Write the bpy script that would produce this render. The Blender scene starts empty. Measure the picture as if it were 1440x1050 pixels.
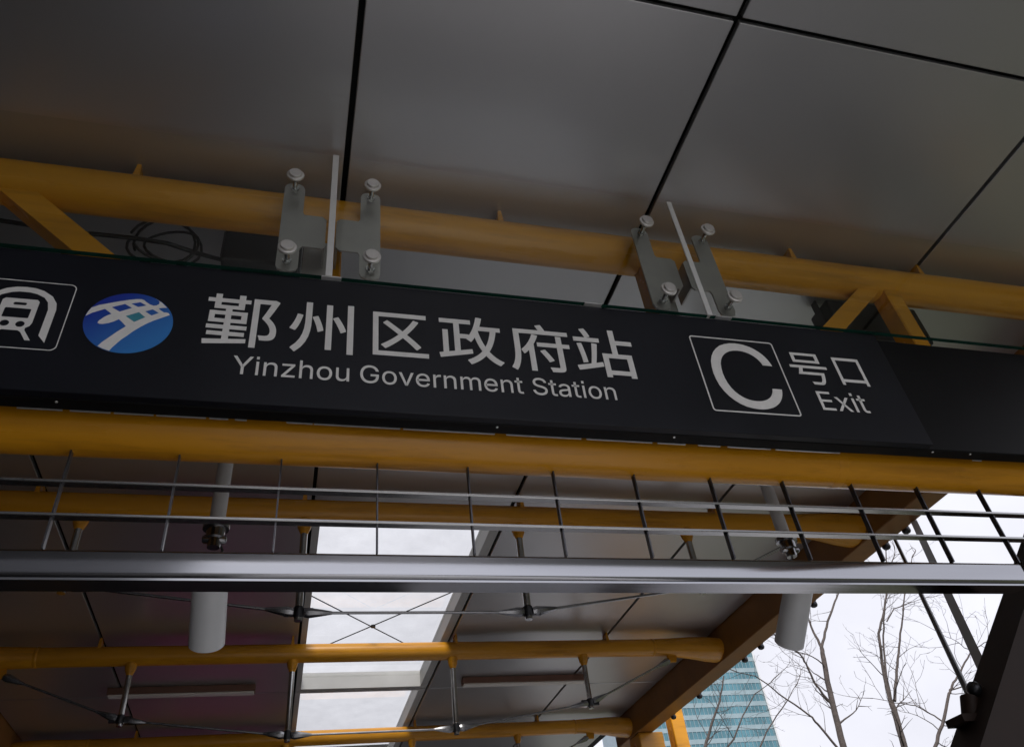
import bpy, bmesh, math, random
from mathutils import Vector, Matrix
PI = math.pi
scene = bpy.context.scene
COL = scene.collection
random.seed(7)

# ------------------------------------------------------------------ camera
CAM = Vector((0.0, 0.0, 1.6))
YAW, PITCH, ROLL = math.radians(18.851), math.radians(39.151), math.radians(-7.847)
fw = Vector((math.sin(YAW)*math.cos(PITCH), math.cos(YAW)*math.cos(PITCH), math.sin(PITCH)))
rt = Vector((math.cos(YAW), -math.sin(YAW), 0))
up = rt.cross(fw)
rt2 = math.cos(ROLL)*rt + math.sin(ROLL)*up
up2 = -math.sin(ROLL)*rt + math.cos(ROLL)*up
cd = bpy.data.cameras.new('camera'); cam = bpy.data.objects.new('camera', cd); COL.objects.link(cam)
M = Matrix((rt2, up2, -fw)).transposed().to_4x4(); M.translation = CAM
cam.matrix_world = M
cd.sensor_width = 36; cd.lens = 27.39; cd.clip_start = 0.05; cd.clip_end = 5000
scene.camera = cam

# ------------------------------------------------------------------ sky, sun, exposure
SUN_EL, SUN_AZ = math.radians(46), math.radians(196)     # azimuth measured from +Y towards +X
w = bpy.data.worlds.new('World'); scene.world = w; w.use_nodes = True
nt = w.node_tree; nt.nodes.clear()
N = nt.nodes.new; Lk = nt.links.new
sky = N('ShaderNodeTexSky'); sky.sky_type = 'NISHITA'; sky.sun_disc = False
sky.sun_elevation = SUN_EL; sky.sun_rotation = SUN_AZ; sky.dust_density = 4; sky.air_density = 1.4
hs = N('ShaderNodeHueSaturation'); hs.inputs['Saturation'].default_value = 0.10
tc = N('ShaderNodeTexCoord'); nz = N('ShaderNodeTexNoise'); nz.inputs['Scale'].default_value = 3.0
nz.inputs['Detail'].default_value = 6; nz.inputs['Roughness'].default_value = 0.55
mr = N('ShaderNodeMapRange'); mr.inputs[1].default_value = .3; mr.inputs[2].default_value = .7
mr.inputs[3].default_value = .86; mr.inputs[4].default_value = 1.08
vm = N('ShaderNodeMix'); vm.data_type = 'RGBA'; vm.blend_type = 'MULTIPLY'; vm.inputs[0].default_value = 1
even = N('ShaderNodeMix'); even.data_type = 'RGBA'; even.inputs[0].default_value = 0.75
even.inputs[7].default_value = (9.4, 9.45, 10.5, 1)        # high even cloud layer over the clear-sky gradient
bg = N('ShaderNodeBackground'); bg.inputs['Strength'].default_value = 0.050
wo = N('ShaderNodeOutputWorld')
Lk(sky.outputs[0], hs.inputs['Color']); Lk(hs.outputs[0], even.inputs[6])
Lk(tc.outputs['Generated'], nz.inputs['Vector']); Lk(nz.outputs[0], mr.inputs[0])
Lk(even.outputs[2], vm.inputs[6]); Lk(mr.outputs[0], vm.inputs[7])
Lk(vm.outputs[2], bg.inputs['Color']); Lk(bg.outputs[0], wo.inputs['Surface'])
sd = bpy.data.lights.new('sun', 'SUN'); sd.energy = 1.45; sd.angle = math.radians(25); sd.color = (1, .96, .9)
sun = bpy.data.objects.new('sun', sd); COL.objects.link(sun)
sdir = Vector((math.sin(SUN_AZ)*math.cos(SUN_EL), math.cos(SUN_AZ)*math.cos(SUN_EL), math.sin(SUN_EL)))
sun.rotation_euler = sdir.to_track_quat('Z', 'Y').to_euler(); sun.location = (0, 0, 30)
vs = scene.view_settings
vs.view_transform = 'Standard'; vs.look = 'None'; vs.gamma = 1; vs.exposure = 1.25; vs.use_curve_mapping = False
try:
    scene.cycles.max_bounces = 10; scene.cycles.transparent_max_bounces = 12; scene.cycles.caustics_refractive = False
    scene.cycles.use_denoising = True; scene.cycles.sample_clamp_indirect = 6
except Exception: pass

# ------------------------------------------------------------------ materials
def mat(name, col, rough=.5, metal=0.0, var=.12, scale=6.0, bump=0.0, bscale=60, coat=0, stretch=(1,1,1), dirt=None, spec=.5, rvar=.08):
    m = bpy.data.materials.new(name); m.use_nodes = True; t = m.node_tree; n = t.nodes; p = n['Principled BSDF']
    tc = n.new('ShaderNodeTexCoord'); mp = n.new('ShaderNodeMapping'); mp.inputs['Scale'].default_value = stretch
    t.links.new(tc.outputs['Object'], mp.inputs[0])
    a = n.new('ShaderNodeTexNoise'); a.inputs['Scale'].default_value = scale; a.inputs['Detail'].default_value = 7
    t.links.new(mp.outputs[0], a.inputs['Vector'])
    r = n.new('ShaderNodeValToRGB'); r.color_ramp.elements[0].position = .3; r.color_ramp.elements[1].position = .72
    c0 = [max(0, c*(1-var)) for c in col]; c1 = [min(1, c*(1+var)) for c in col]
    r.color_ramp.elements[0].color = (*c0, 1); r.color_ramp.elements[1].color = (*c1, 1)
    t.links.new(a.outputs[0], r.inputs[0])
    out = r.outputs[0]
    if dirt:
        dcol, amt, dsc = dirt
        d = n.new('ShaderNodeTexNoise'); d.inputs['Scale'].default_value = dsc; d.inputs['Detail'].default_value = 9; d.inputs['Roughness'].default_value = .7
        t.links.new(mp.outputs[0], d.inputs['Vector'])
        q = n.new('ShaderNodeMapRange'); q.inputs[1].default_value = .52; q.inputs[2].default_value = .75; q.inputs[4].default_value = amt
        t.links.new(d.outputs[0], q.inputs[0])
        x = n.new('ShaderNodeMix'); x.data_type = 'RGBA'; x.inputs[7].default_value = (*dcol, 1)
        t.links.new(q.outputs[0], x.inputs[0]); t.links.new(out, x.inputs[6]); out = x.outputs[2]
    t.links.new(out, p.inputs['Base Color'])
    rr = n.new('ShaderNodeMapRange'); rr.inputs[3].default_value = max(.02, rough-rvar); rr.inputs[4].default_value = min(1, rough+rvar)
    t.links.new(a.outputs[0], rr.inputs[0]); t.links.new(rr.outputs[0], p.inputs['Roughness'])
    p.inputs['Metallic'].default_value = metal
    p.inputs['Specular IOR Level'].default_value = spec
    if coat: p.inputs['Coat Weight'].default_value = coat; p.inputs['Coat Roughness'].default_value = .12
    if bump:
        b = n.new('ShaderNodeTexNoise'); b.inputs['Scale'].default_value = bscale; b.inputs['Detail'].default_value = 4
        t.links.new(mp.outputs[0], b.inputs['Vector'])
        bp = n.new('ShaderNodeBump'); bp.inputs['Strength'].default_value = bump; bp.inputs['Distance'].default_value = .01
        t.links.new(b.outputs[0], bp.inputs['Height']); t.links.new(bp.outputs[0], p.inputs['Normal'])
    return m
def glass(name, tint, dust=0):
    m = bpy.data.materials.new(name); m.use_nodes = True; t = m.node_tree; n = t.nodes; n.clear()
    tr = n.new('ShaderNodeBsdfTransparent'); tr.inputs[0].default_value = (*tint, 1)
    gl = n.new('ShaderNodeBsdfGlossy'); gl.inputs['Roughness'].default_value = .02
    fr = n.new('ShaderNodeFresnel'); fr.inputs[0].default_value = 1.45
    mx = n.new('ShaderNodeMixShader'); o = n.new('ShaderNodeOutputMaterial')
    if dust:
        no = n.new('ShaderNodeTexNoise'); no.inputs['Scale'].default_value = 3.5; no.inputs['Detail'].default_value = 8; no.inputs['Roughness'].default_value = .65
        tx = n.new('ShaderNodeTexCoord'); t.links.new(tx.outputs['Object'], no.inputs['Vector'])
        rp = n.new('ShaderNodeValToRGB'); rp.color_ramp.elements[0].position = .35; rp.color_ramp.elements[1].position = .7
        rp.color_ramp.elements[0].color = (*tint, 1); rp.color_ramp.elements[1].color = (*[c*(1-dust) for c in tint], 1)
        t.links.new(no.outputs[0], rp.inputs[0]); t.links.new(rp.outputs[0], tr.inputs[0])
    ge = n.new('ShaderNodeNewGeometry'); ml = n.new('ShaderNodeMath'); ml.operation = 'MULTIPLY'; iv = n.new('ShaderNodeMath'); iv.operation = 'SUBTRACT'; iv.inputs[0].default_value = 1
    t.links.new(ge.outputs['Backfacing'], iv.inputs[1]); t.links.new(fr.outputs[0], ml.inputs[0]); t.links.new(iv.outputs[0], ml.inputs[1]); t.links.new(ml.outputs[0], mx.inputs[0]); t.links.new(tr.outputs[0], mx.inputs[1]); t.links.new(gl.outputs[0], mx.inputs[2]); t.links.new(mx.outputs[0], o.inputs[0])
    return m
MT = dict(
    ceiling=mat('grey_aluminium_panel', (.56, .56, .575), .38, .82, .03, 1.2, 0, 3, rvar=.03),
    backing=mat('dark_roof_void', (.012, .012, .012), .9),
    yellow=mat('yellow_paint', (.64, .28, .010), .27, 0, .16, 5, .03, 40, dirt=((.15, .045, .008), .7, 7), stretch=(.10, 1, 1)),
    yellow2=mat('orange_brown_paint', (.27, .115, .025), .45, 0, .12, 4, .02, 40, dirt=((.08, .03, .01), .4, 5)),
    steel=mat('brushed_stainless', (.50, .50, .50), .2, 1, .06, 14, .01, 120, stretch=(.08, 1, 1)),
    gridsteel=mat('grille_flat_steel', (.11, .11, .12), .3, .9, .1, 14),
    tiesteel=mat('tie_rod_steel', (.30, .30, .31), .22, 1, .1, 14),
    rail=mat('dull_stainless_rail', (.37, .375, .40), .13, 1, .16, 5, .012, 40, stretch=(.05, 1, 1)),
    satin=mat('satin_steel_plate', (.42, .40, .38), .42, .75, .06, 14),
    button=mat('cast_steel_button', (.66, .64, .61), .38, .6, .06, 20),
    darksteel=mat('dark_steel', (.05, .05, .055), .35, .8, .15, 9),
    signblack=mat('black_sign_film', (.0055, .0065, .011), .36, 0, .25, 2, spec=.32, rvar=.12),
    signbox=mat('black_painted_box', (.005, .005, .0055), .5, 0, .2, 5, .02, 60, spec=.12),
    white=mat('white_reflective_film', (.82, .81, .78), .5, 0, .05, 30),
    blue=mat('blue_film', (.02, .11, .52), .35, 0, .2, 9),
    teal=mat('teal_film', (.05, .28, .36), .4, 0, .08, 12),
    trim=mat('aluminium_trim', (.75, .75, .74), .3, .7, .06, 30),
    cream=mat('white_camera_housing', (.60, .61, .62), .38, 0, .05, 6),
    lampbody=mat('brown_lamp_body', (.20, .10, .07), .5, 0, .1, 8),
    diffuser=mat('lamp_diffuser', (.78, .74, .70), .45, 0, .03, 6),
    black=mat('black_plastic', (.012, .012, .013), .5, 0, .2, 12),
    cable=mat('black_cable_rubber', (.012, .012, .012), .45, 0, .2, 12),
    strut=mat('dark_brown_paint', (.026, .015, .011), .55, 0, .2, 3, .03, 30, spec=.2),
    fritt=mat('skylight_frame_paint', (.50, .50, .50), .45, .1, .05, 5),
    bark=mat('grey_brown_bark', (.075, .060, .055), .85, 0, .35, 12, .4, 30),
    paving=mat('granite_paving', (.60, .595, .60), .6, 0, .10, 3, .05, 30, dirt=((.12, .11, .10), .6, .6)),
    asphalt=mat('asphalt', (.055, .055, .056), .85, 0, .25, 2, .2, 200),
    soil=mat('dark_planting_soil', (.045, .048, .022), .95, 0, .5, 4, .5, 40),
    magenta=mat('magenta_board', (.55, .03, .22), .5, 0, .1, 3),
    granite=mat('dark_granite', (.022, .021, .022), .5, 0, .3, 30),
    joint=mat('clear_silicone_joint', (.72, .72, .70), .35, 0, .04, 20),
    towerglass=mat('cyan_curtain_glass', (.09, .21, .255), .15, .35, .40, .12, stretch=(1, 1, .6)),
    spandrel=mat('pale_spandrel', (.26, .345, .38), .35, .2, .12, .3),
    mullion=mat('tower_mullion', (.30, .38, .42), .4, .4, .1, 1),
    glass=glass('clear_glass', (.95, .97, .955)),
    roofglass=glass('roof_glass', (.985, .985, .975), .07),
    glassedge=mat('green_glass_edge', (.008, .045, .032), .2, 0, .25, 5),
)

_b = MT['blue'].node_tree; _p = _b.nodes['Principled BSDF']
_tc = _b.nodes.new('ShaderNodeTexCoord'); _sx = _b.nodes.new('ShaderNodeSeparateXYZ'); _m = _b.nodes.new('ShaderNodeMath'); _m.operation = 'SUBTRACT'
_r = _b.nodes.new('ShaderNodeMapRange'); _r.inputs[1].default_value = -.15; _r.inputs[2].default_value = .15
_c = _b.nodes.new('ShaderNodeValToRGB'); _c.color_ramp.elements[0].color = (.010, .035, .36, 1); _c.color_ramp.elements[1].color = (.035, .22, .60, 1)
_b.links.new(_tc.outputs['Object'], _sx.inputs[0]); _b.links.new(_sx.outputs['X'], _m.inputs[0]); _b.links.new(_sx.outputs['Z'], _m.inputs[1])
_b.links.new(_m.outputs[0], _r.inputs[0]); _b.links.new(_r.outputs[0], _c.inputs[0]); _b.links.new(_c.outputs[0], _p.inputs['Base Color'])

# ------------------------------------------------------------------ mesh helpers (all in world metres)
def B(): return bmesh.new()
def box(bm, x0, x1, y0, y1, z0, z1, bev=0, seg=1):
    v = [bm.verts.new(p) for p in ((x0,y0,z0),(x1,y0,z0),(x1,y1,z0),(x0,y1,z0),(x0,y0,z1),(x1,y0,z1),(x1,y1,z1),(x0,y1,z1))]
    fs = [bm.faces.new([v[i] for i in f]) for f in ((3,2,1,0),(4,5,6,7),(0,1,5,4),(1,2,6,5),(2,3,7,6),(3,0,4,7))]
    if bev:
        es = list({e for f in fs for e in f.edges})
        bmesh.ops.bevel(bm, geom=es, offset=bev, segments=seg, profile=.5, affect='EDGES')
    return bm
def frame_of(d):
    d = d.normalized(); a = Vector((0,0,1)) if abs(d.z) < .9 else Vector((1,0,0))
    u = d.cross(a).normalized(); return u, d.cross(u).normalized()
def tube(bm, pts, rad, n=12, cap=True):
    pts = [Vector(p) for p in pts]
    if not isinstance(rad, (list, tuple)): rad = [rad]*len(pts)
    rings = []; u = None
    for i, p in enumerate(pts):
        d = (pts[min(i+1, len(pts)-1)]-pts[max(i-1, 0)]).normalized()
        if u is None: u, v = frame_of(d)
        else:
            u = (u-d*u.dot(d)).normalized(); v = d.cross(u)
        rings.append([bm.verts.new(p+rad[i]*(math.cos(2*PI*k/n)*u+math.sin(2*PI*k/n)*v)) for k in range(n)])
    for a, b in zip(rings, rings[1:]):
        for k in range(n):
            f = bm.faces.new((a[k], a[(k+1)%n], b[(k+1)%n], b[k])); f.smooth = n > 5
    if cap:
        bm.faces.new(rings[0][::-1]); bm.faces.new(rings[-1])
    return bm
def bar(bm, p0, p1, wv, dv):
    """rectangular bar from p0 to p1; wv, dv = half-width and half-depth vectors"""
    p0, p1, wv, dv = map(Vector, (p0, p1, wv, dv))
    a = [bm.verts.new(p+s*wv+t*dv) for p in (p0, p1) for s, t in ((-1,-1),(1,-1),(1,1),(-1,1))]
    for f in ((0,1,2,3),(7,6,5,4),(0,4,5,1),(1,5,6,2),(2,6,7,3),(3,7,4,0)): bm.faces.new([a[i] for i in f])
    return bm
def lathe(bm, c, axis, prof, n=20):
    """prof: list of (distance along axis, radius)"""
    c, axis = Vector(c), Vector(axis).normalized(); u, v = frame_of(axis); rings = []
    for h, r in prof:
        rings.append([bm.verts.new(c+axis*h+max(r, 1e-4)*(math.cos(2*PI*k/n)*u+math.sin(2*PI*k/n)*v)) for k in range(n)])
    for a, b in zip(rings, rings[1:]):
        for k in range(n): bm.faces.new((a[k], a[(k+1)%n], b[(k+1)%n], b[k]))
    bm.faces.new(rings[0][::-1]); bm.faces.new(rings[-1]); return bm
def wpos(o):
    v = Vector((0,0,0))
    while o: v = v+o.location; o = o.parent
    return v
def mk(name, bm, m, parent=None, smooth=False, at=None, label=None):
    bmesh.ops.recalc_face_normals(bm, faces=bm.faces)
    vs_ = [v.co for v in bm.verts]
    lo = Vector([min(v[i] for v in vs_) for i in range(3)]); hi = Vector([max(v[i] for v in vs_) for i in range(3)])
    c = Vector(at) if at is not None else (lo+hi)/2
    bmesh.ops.translate(bm, verts=bm.verts, vec=-c)
    me = bpy.data.meshes.new(name); bm.to_mesh(me); bm.free()
    if smooth:
        for p in me.polygons: p.use_smooth = True
        me.set_sharp_from_angle(angle=math.radians(40))
    me.materials.append(MT[m])
    o = bpy.data.objects.new(name, me); COL.objects.link(o)
    o.parent = parent; o.location = c-wpos(parent)
    if label: o['label'] = label
    return o
def dup(o, delta, parent=None):
    c = o.copy(); COL.objects.link(c); c.parent = parent if parent is not None else o.parent
    c.location = o.location+Vector(delta); return c
def duptree(root, loc, label):
    r = root.copy(); COL.objects.link(r); r.location = loc; r['label'] = label
    for ch in list(root.children):
        c = ch.copy(); COL.objects.link(c); c.parent = r
        for g in ch.children:
            d = g.copy(); COL.objects.link(d); d.parent = c
    return r
def thing(name, loc, label, cat, group=None):
    o = bpy.data.objects.new(name, None); COL.objects.link(o); o.location = loc; o.empty_display_size = .2
    return tag(o, label, cat, group)
def tag(o, label, cat, group=None):
    o['label'] = label; o['category'] = cat
    if group: o['group'] = group
    return o
def struct(o): o['kind'] = 'structure'; return o

# ------------------------------------------------------------------ ground
g = struct(mk('ground', box(B(), -1500, 1500, -1500, 1500, -.5, 0), 'asphalt'))
struct(mk('added_dark_paving', box(B(), -3.0, -.46, -22, 5.4, .001, .005), 'granite')); struct(mk('added_dark_paving', box(B(), -3.0, 1.19, 5.41, 13, .001, .005), 'granite')); struct(mk('added_dark_paving', box(B(), 2.91, 3.99, -1.4, 5.4, .001, .005), 'granite'))  # unseen dark strips added so the ceiling falls off towards its edges
struct(mk('added_pale_paving', box(B(), -.45, 2.9, -1.4, 5.4, .001, .006), 'paving')); struct(mk('added_inner_paving', box(B(), 1.2, 3.4, 5.41, 13, .001, .006), 'paving'))  # unseen pale strips added to bounce light onto the middle of the ceiling
struct(mk('added_pale_paving', box(B(), -.6, 3.4, -22, -1.41, .001, .006), 'paving'))  # unseen pale ground added in front to throw light on the sign
struct(mk('added_side_path', box(B(), 4.0, 6.4, 5.5, 40, .001, .006), 'paving'))  # unseen pale strip added to light the side beam from below
struct(mk('added_dark_bed', box(B(), 6.5, 30, -20, 60, .001, .10), 'soil'))  # unseen dark bed added to darken the right side of the ceiling

# ------------------------------------------------------------------ canopy
ZC = 4.45                              # underside of the ceiling
XL, XR = -2.745, 4.275                 # inner faces of the side beams
ZP, RP = 4.31, .082                    # purlin axis height, radius
YP = [2.235, 4.715, 7.24, 9.886]       # purlin lines
can = thing('station_canopy', (.765, 5, 0), 'yellow steel framed canopy with grey metal ceiling panels over the station entrance', 'canopy')
xs = [XL, -1.56, .085, 1.495, 3.105, XR]; ys = [-0.9, 1.13, 4.92, 8.70, 12.48]
GAP = .012
for j in range(4):
    for i in range(5):
        if i == 2 and j >= 2: continue
        mk('ceiling_panel', box(B(), xs[i]+GAP, xs[i+1]-GAP, ys[j]+GAP*.8, ys[j+1]-GAP*.8, ZC, ZC+.03, .003), 'ceiling', can)
bk = B()
box(bk, XL-.2, xs[2]+.03, ys[0], ys[4], ZC+.075, ZC+.2); box(bk, xs[3]-.03, XR+.2, ys[0], ys[4], ZC+.075, ZC+.2)
box(bk, xs[2]+.03, xs[3]-.03, ys[0], ys[2]+.05, ZC+.075, ZC+.2)
mk('roof_deck', bk, 'backing', can)
# skylights in the middle bay
SX0, SX1 = .150, 1.410
for j in (2, 3):
    y0, y1 = ys[j]+.06, ys[j+1]-.07
    fr = mk('skylight_frame', box(B(), xs[2]+GAP, SX0, y0-.05, y1+.06, ZC, ZC+.17), 'fritt', can)
    mk('skylight_frame', box(B(), SX1, xs[3]-GAP, y0-.05, y1+.06, ZC, ZC+.17), 'fritt', can)
    mk('skylight_frame', box(B(), SX0, SX1, y0-.05, y0, ZC+.001, ZC+.17), 'fritt', can)
    mk('skylight_frame', box(B(), SX0, SX1, y1, y1+.06, ZC+.001, ZC+.17), 'fritt', can)
    mk('skylight_pane', box(B(), SX0+.002, SX1-.002, y0+.002, y1-.002, ZC+.12, ZC+.14), 'roofglass', can)
xb = B()
tube(xb, [(SX0, 6.40, ZC+.03), (SX1, 7.86, ZC+.03)], .005, 6); tube(xb, [(SX1, 6.26, ZC+.042), (SX0, 7.76, ZC+.042)], .005, 6)
lathe(xb, (.735, 7.07, ZC+.025), (0, 0, 1), [(0, .012), (.002, .022), (.022, .022), (.024, .012)], 10)
mk('bracing_wire', xb, 'darksteel', can)

# side beams with small glass clips along their outer lower edge
for sgn, x0 in ((1, XR), (-1, XL)):
    x1 = x0+sgn*.22
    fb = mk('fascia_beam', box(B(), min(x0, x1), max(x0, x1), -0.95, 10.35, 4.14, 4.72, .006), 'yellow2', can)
    if sgn > 0:
        cl = B(); lathe(cl, (x1+.02, 0, 4.165), (0, 0, -1), [(0, .012), (.012, .030), (.035, .034), (.05, .026), (.056, .012)], 12)
        box(cl, x1+.001, x1+.05, -.012, .012, 4.165, 4.19)
        c0 = mk('glass_clip', cl, 'darksteel', fb, True)
        for k, yy in enumerate((4.44, 4.70, 5.80, 6.80, 7.15, 8.27, 9.02)):
            if k == 0: c0.location.y = yy-wpos(fb).y
            else:
                c = dup(c0, (0, yy-4.44, 0))
# purlins, cable trusses
def gusset(x, sgn, y):
    bm = B(); n = 16; rings = []
    for t, ry, rz, dz in ((0, RP*1.02, RP*1.02, 0), (.18, .092, .088, 0), (.40, .120, .105, -.01), (.56, .155, .115, -.025), (.70, .17, .115, -.04)):
        rings.append([bm.verts.new((x+sgn*t, y+ry*math.cos(2*PI*k/n), ZP+dz+rz*math.sin(2*PI*k/n))) for k in range(n)])
    for a, b in zip(rings, rings[1:]):
        for k in range(n): bm.faces.new((a[k], a[(k+1)%n], b[(k+1)%n], b[k]))
    bm.faces.new(rings[0]); bm.faces.new(rings[-1][::-1]); return bm
SX = [(-1.29, 3.785), (.04, 3.612), (1.495, 3.612), (2.80, 3.79)]
def fork(bm, a, b):
    """tapered rod-end fork from a (node) towards b"""
    a, b = Vector(a), Vector(b); d = (b-a).normalized()
    tube(bm, [a+d*.03, a+d*.06, a+d*.15, a+d*.20], [.026, .034, .020, .011], 8)
for k, y in enumerate(YP):
    pu = mk('purlin' if k else 'top_chord', tube(B(), [(XL, y, ZP), (XR, y, ZP)], RP if k else .092, 24), 'yellow', can, True)
    tb0 = None
    for x in ((-1.56, .03, 1.53, 3.07) if k else (-2.25, -.739, .789, 2.316, 3.093)):
        tbm = B(); v8 = [tbm.verts.new((x+a*hw, y+yy, z)) for z, hw in ((ZP+.05, .016), (ZC-.02, .009), (ZC-.0015, .008)) for a, yy in ((-1, -.062), (1, -.062), (1, .045), (-1, .045))]
        for lv in (0, 4):
            for q4 in range(4): tbm.faces.new((v8[lv+q4], v8[lv+(q4+1)%4], v8[lv+4+(q4+1)%4], v8[lv+4+q4]))
        tbm.faces.new(v8[0:4]); tbm.faces.new(v8[8:12])
        mk('hanger_tab', tbm, 'yellow', pu)
    if k == 0: continue
    for sgn, x in ((1, XR-.70), (-1, XL+.70)):
        mk('end_gusset', gusset(x, sgn, y), 'yellow', pu, True)
    nodes = [Vector((x, y, z)) for x, z in SX]; anchors = [Vector((-2.26, y, 4.17)), Vector((3.74, y, 4.19))]
    for nd in nodes:
        s = B(); lathe(s, (nd.x, y, ZP-RP+.015), (0, 0, -1), [(0, .052), (.06, .042), (.09, .028), (.11, .02)], 12)
        mk('strut_socket', s, 'yellow', pu, True)
        mk('strut_post', tube(B(), [(nd.x, y, ZP-RP-.06), (nd.x, y, nd.z-.05)], .024, 14), 'steel', pu, True)
        q = B(); lathe(q, (nd.x, y, nd.z+.04), (0, 0, -1), [(0, .026), (.004, .031), (.062, .031), (.07, .026)], 12)
        bar(q, (nd.x-.085, y, nd.z+.004), (nd.x+.085, y, nd.z+.004), (0, 0, .024), (0, .012, 0))
        mk('node_casting', q, 'darksteel', pu, True)
    chain = [anchors[0]]+nodes+[anchors[1]]
    for a, b in zip(chain, chain[1:]):
        r = B(); tube(r, [a, b], .0095, 8); fork(r, a, b); fork(r, b, a)
        mk('tie_rod', r, 'tiesteel', pu, True)
    for sgn, a in ((1, anchors[1]), (-1, anchors[0])):
        q = B(); bar(q, a+Vector((0, 0, -.03)), a+Vector((sgn*.03, 0, .09)), (.05, 0, 0), (0, .012, 0)); mk('anchor_plate', q, 'yellow', pu)
    for x in (XL+.72, XR-.72): mk('weld_band', lathe(B(), (x-.012, y, ZP), (1, 0, 0), [(0, RP+.0005), (.006, RP+.004), (.018, RP+.004), (.024, RP+.0005)], 24), 'yellow', pu, True)
# front truss below the first purlin: bottom chord, posts, diagonals
ZB = 3.163
Y0 = YP[0]
mk('bottom_chord', tube(B(), [(XL, Y0, ZB), (XR, Y0, ZB)], .092, 28), 'yellow', can, True)
for x in (2.05,): mk('weld_band', lathe(B(), (x-.02, Y0, ZB), (1, 0, 0), [(0, .0922), (.008, .0935), (.032, .0935), (.04, .0922)], 28), 'yellow', can, True)
for x in (-1.27, .045, 1.50, 2.835):
    mk('truss_post', box(B(), x-.045, x+.045, Y0-.05, Y0+.05, ZB+.06, ZP-.06, .006), 'yellow', can)
def diag(x0, z0, x1, z1, hw=.048):
    d = Vector((x1-x0, 0, z1-z0)).normalized(); bm = B()
    bar(bm, (x0, Y0, z0), (x1, Y0, z1), Vector((-d.z, 0, d.x))*hw, (0, .04, 0)); mk('truss_diagonal', bm, 'yellow', can)
diag(-1.18, 4.27, -.02, 3.20); diag(2.75, 4.27, 1.58, 3.20, .042)
# back columns under the right and left beams
for x0 in (4.29, XL-.20):
    mk('column', box(B(), x0, x0+.33, 9.62, 9.95, 0, 4.138, .01), 'yellow', can)

# ------------------------------------------------------------------ slanted support at the right, with bracket and stay rods
sp = thing('slanted_support', (2.3, 2.75, 0), 'dark brown slanted steel support at the right edge of the entrance', 'support')
bm = B(); d = Vector((.70, 0, .68)).normalized()
wv = Vector((-d.z, 0, d.x))*.20
bar(bm, Vector((2.525, 2.66, 2.22))-wv-d*3.05, Vector((2.525, 2.66, 2.22))-wv+d*2.75, wv, (0, .10, 0)); mk('shaft', bm, 'strut', sp)
q = B(); bar(q, (2.545, 2.70, 2.300), (2.75, 2.70, 2.300), (0, .05, 0), (0, 0, .014)); mk('bracket_plate', q, 'strut', sp)
q = B(); tube(q, [(2.63, 2.70, 2.31), (2.665, 2.70, 2.385)], .034, 12); mk('bracket_socket', q, 'strut', sp, True)
q = B(); lathe(q, (2.70, 2.66, 2.415), (0, 1, 0), [(0, .01), (.012, .026), (.03, .032), (.048, .026), (.06, .01)], 14); mk('bracket_pin', q, 'darksteel', sp, True)
tag(mk('stay_rod', tube(B(), [(2.69, 2.72, 2.385), (4.52, 4.59, 4.158)], .013, 10), 'darksteel', None, True), 'thin dark stay rod running up from the bracket to the side beam', 'rod')
q = B(); bar(q, (3.11, 3.0, 2.56), (4.52, 4.336, 4.172), (.016, -.016, 0), (0, 0, .010)); tag(mk('stay_bar', q, 'cream', None), 'pale grey flat stay bar beside the thin dark rod', 'bar')
# yellow mullion standing outside the back column
tag(mk('mullion_post', box(B(), 4.775, 4.96, 9.62, 9.80, 0, 4.45, .008), 'yellow'), 'bright yellow post standing just right of the back column', 'post')

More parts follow.
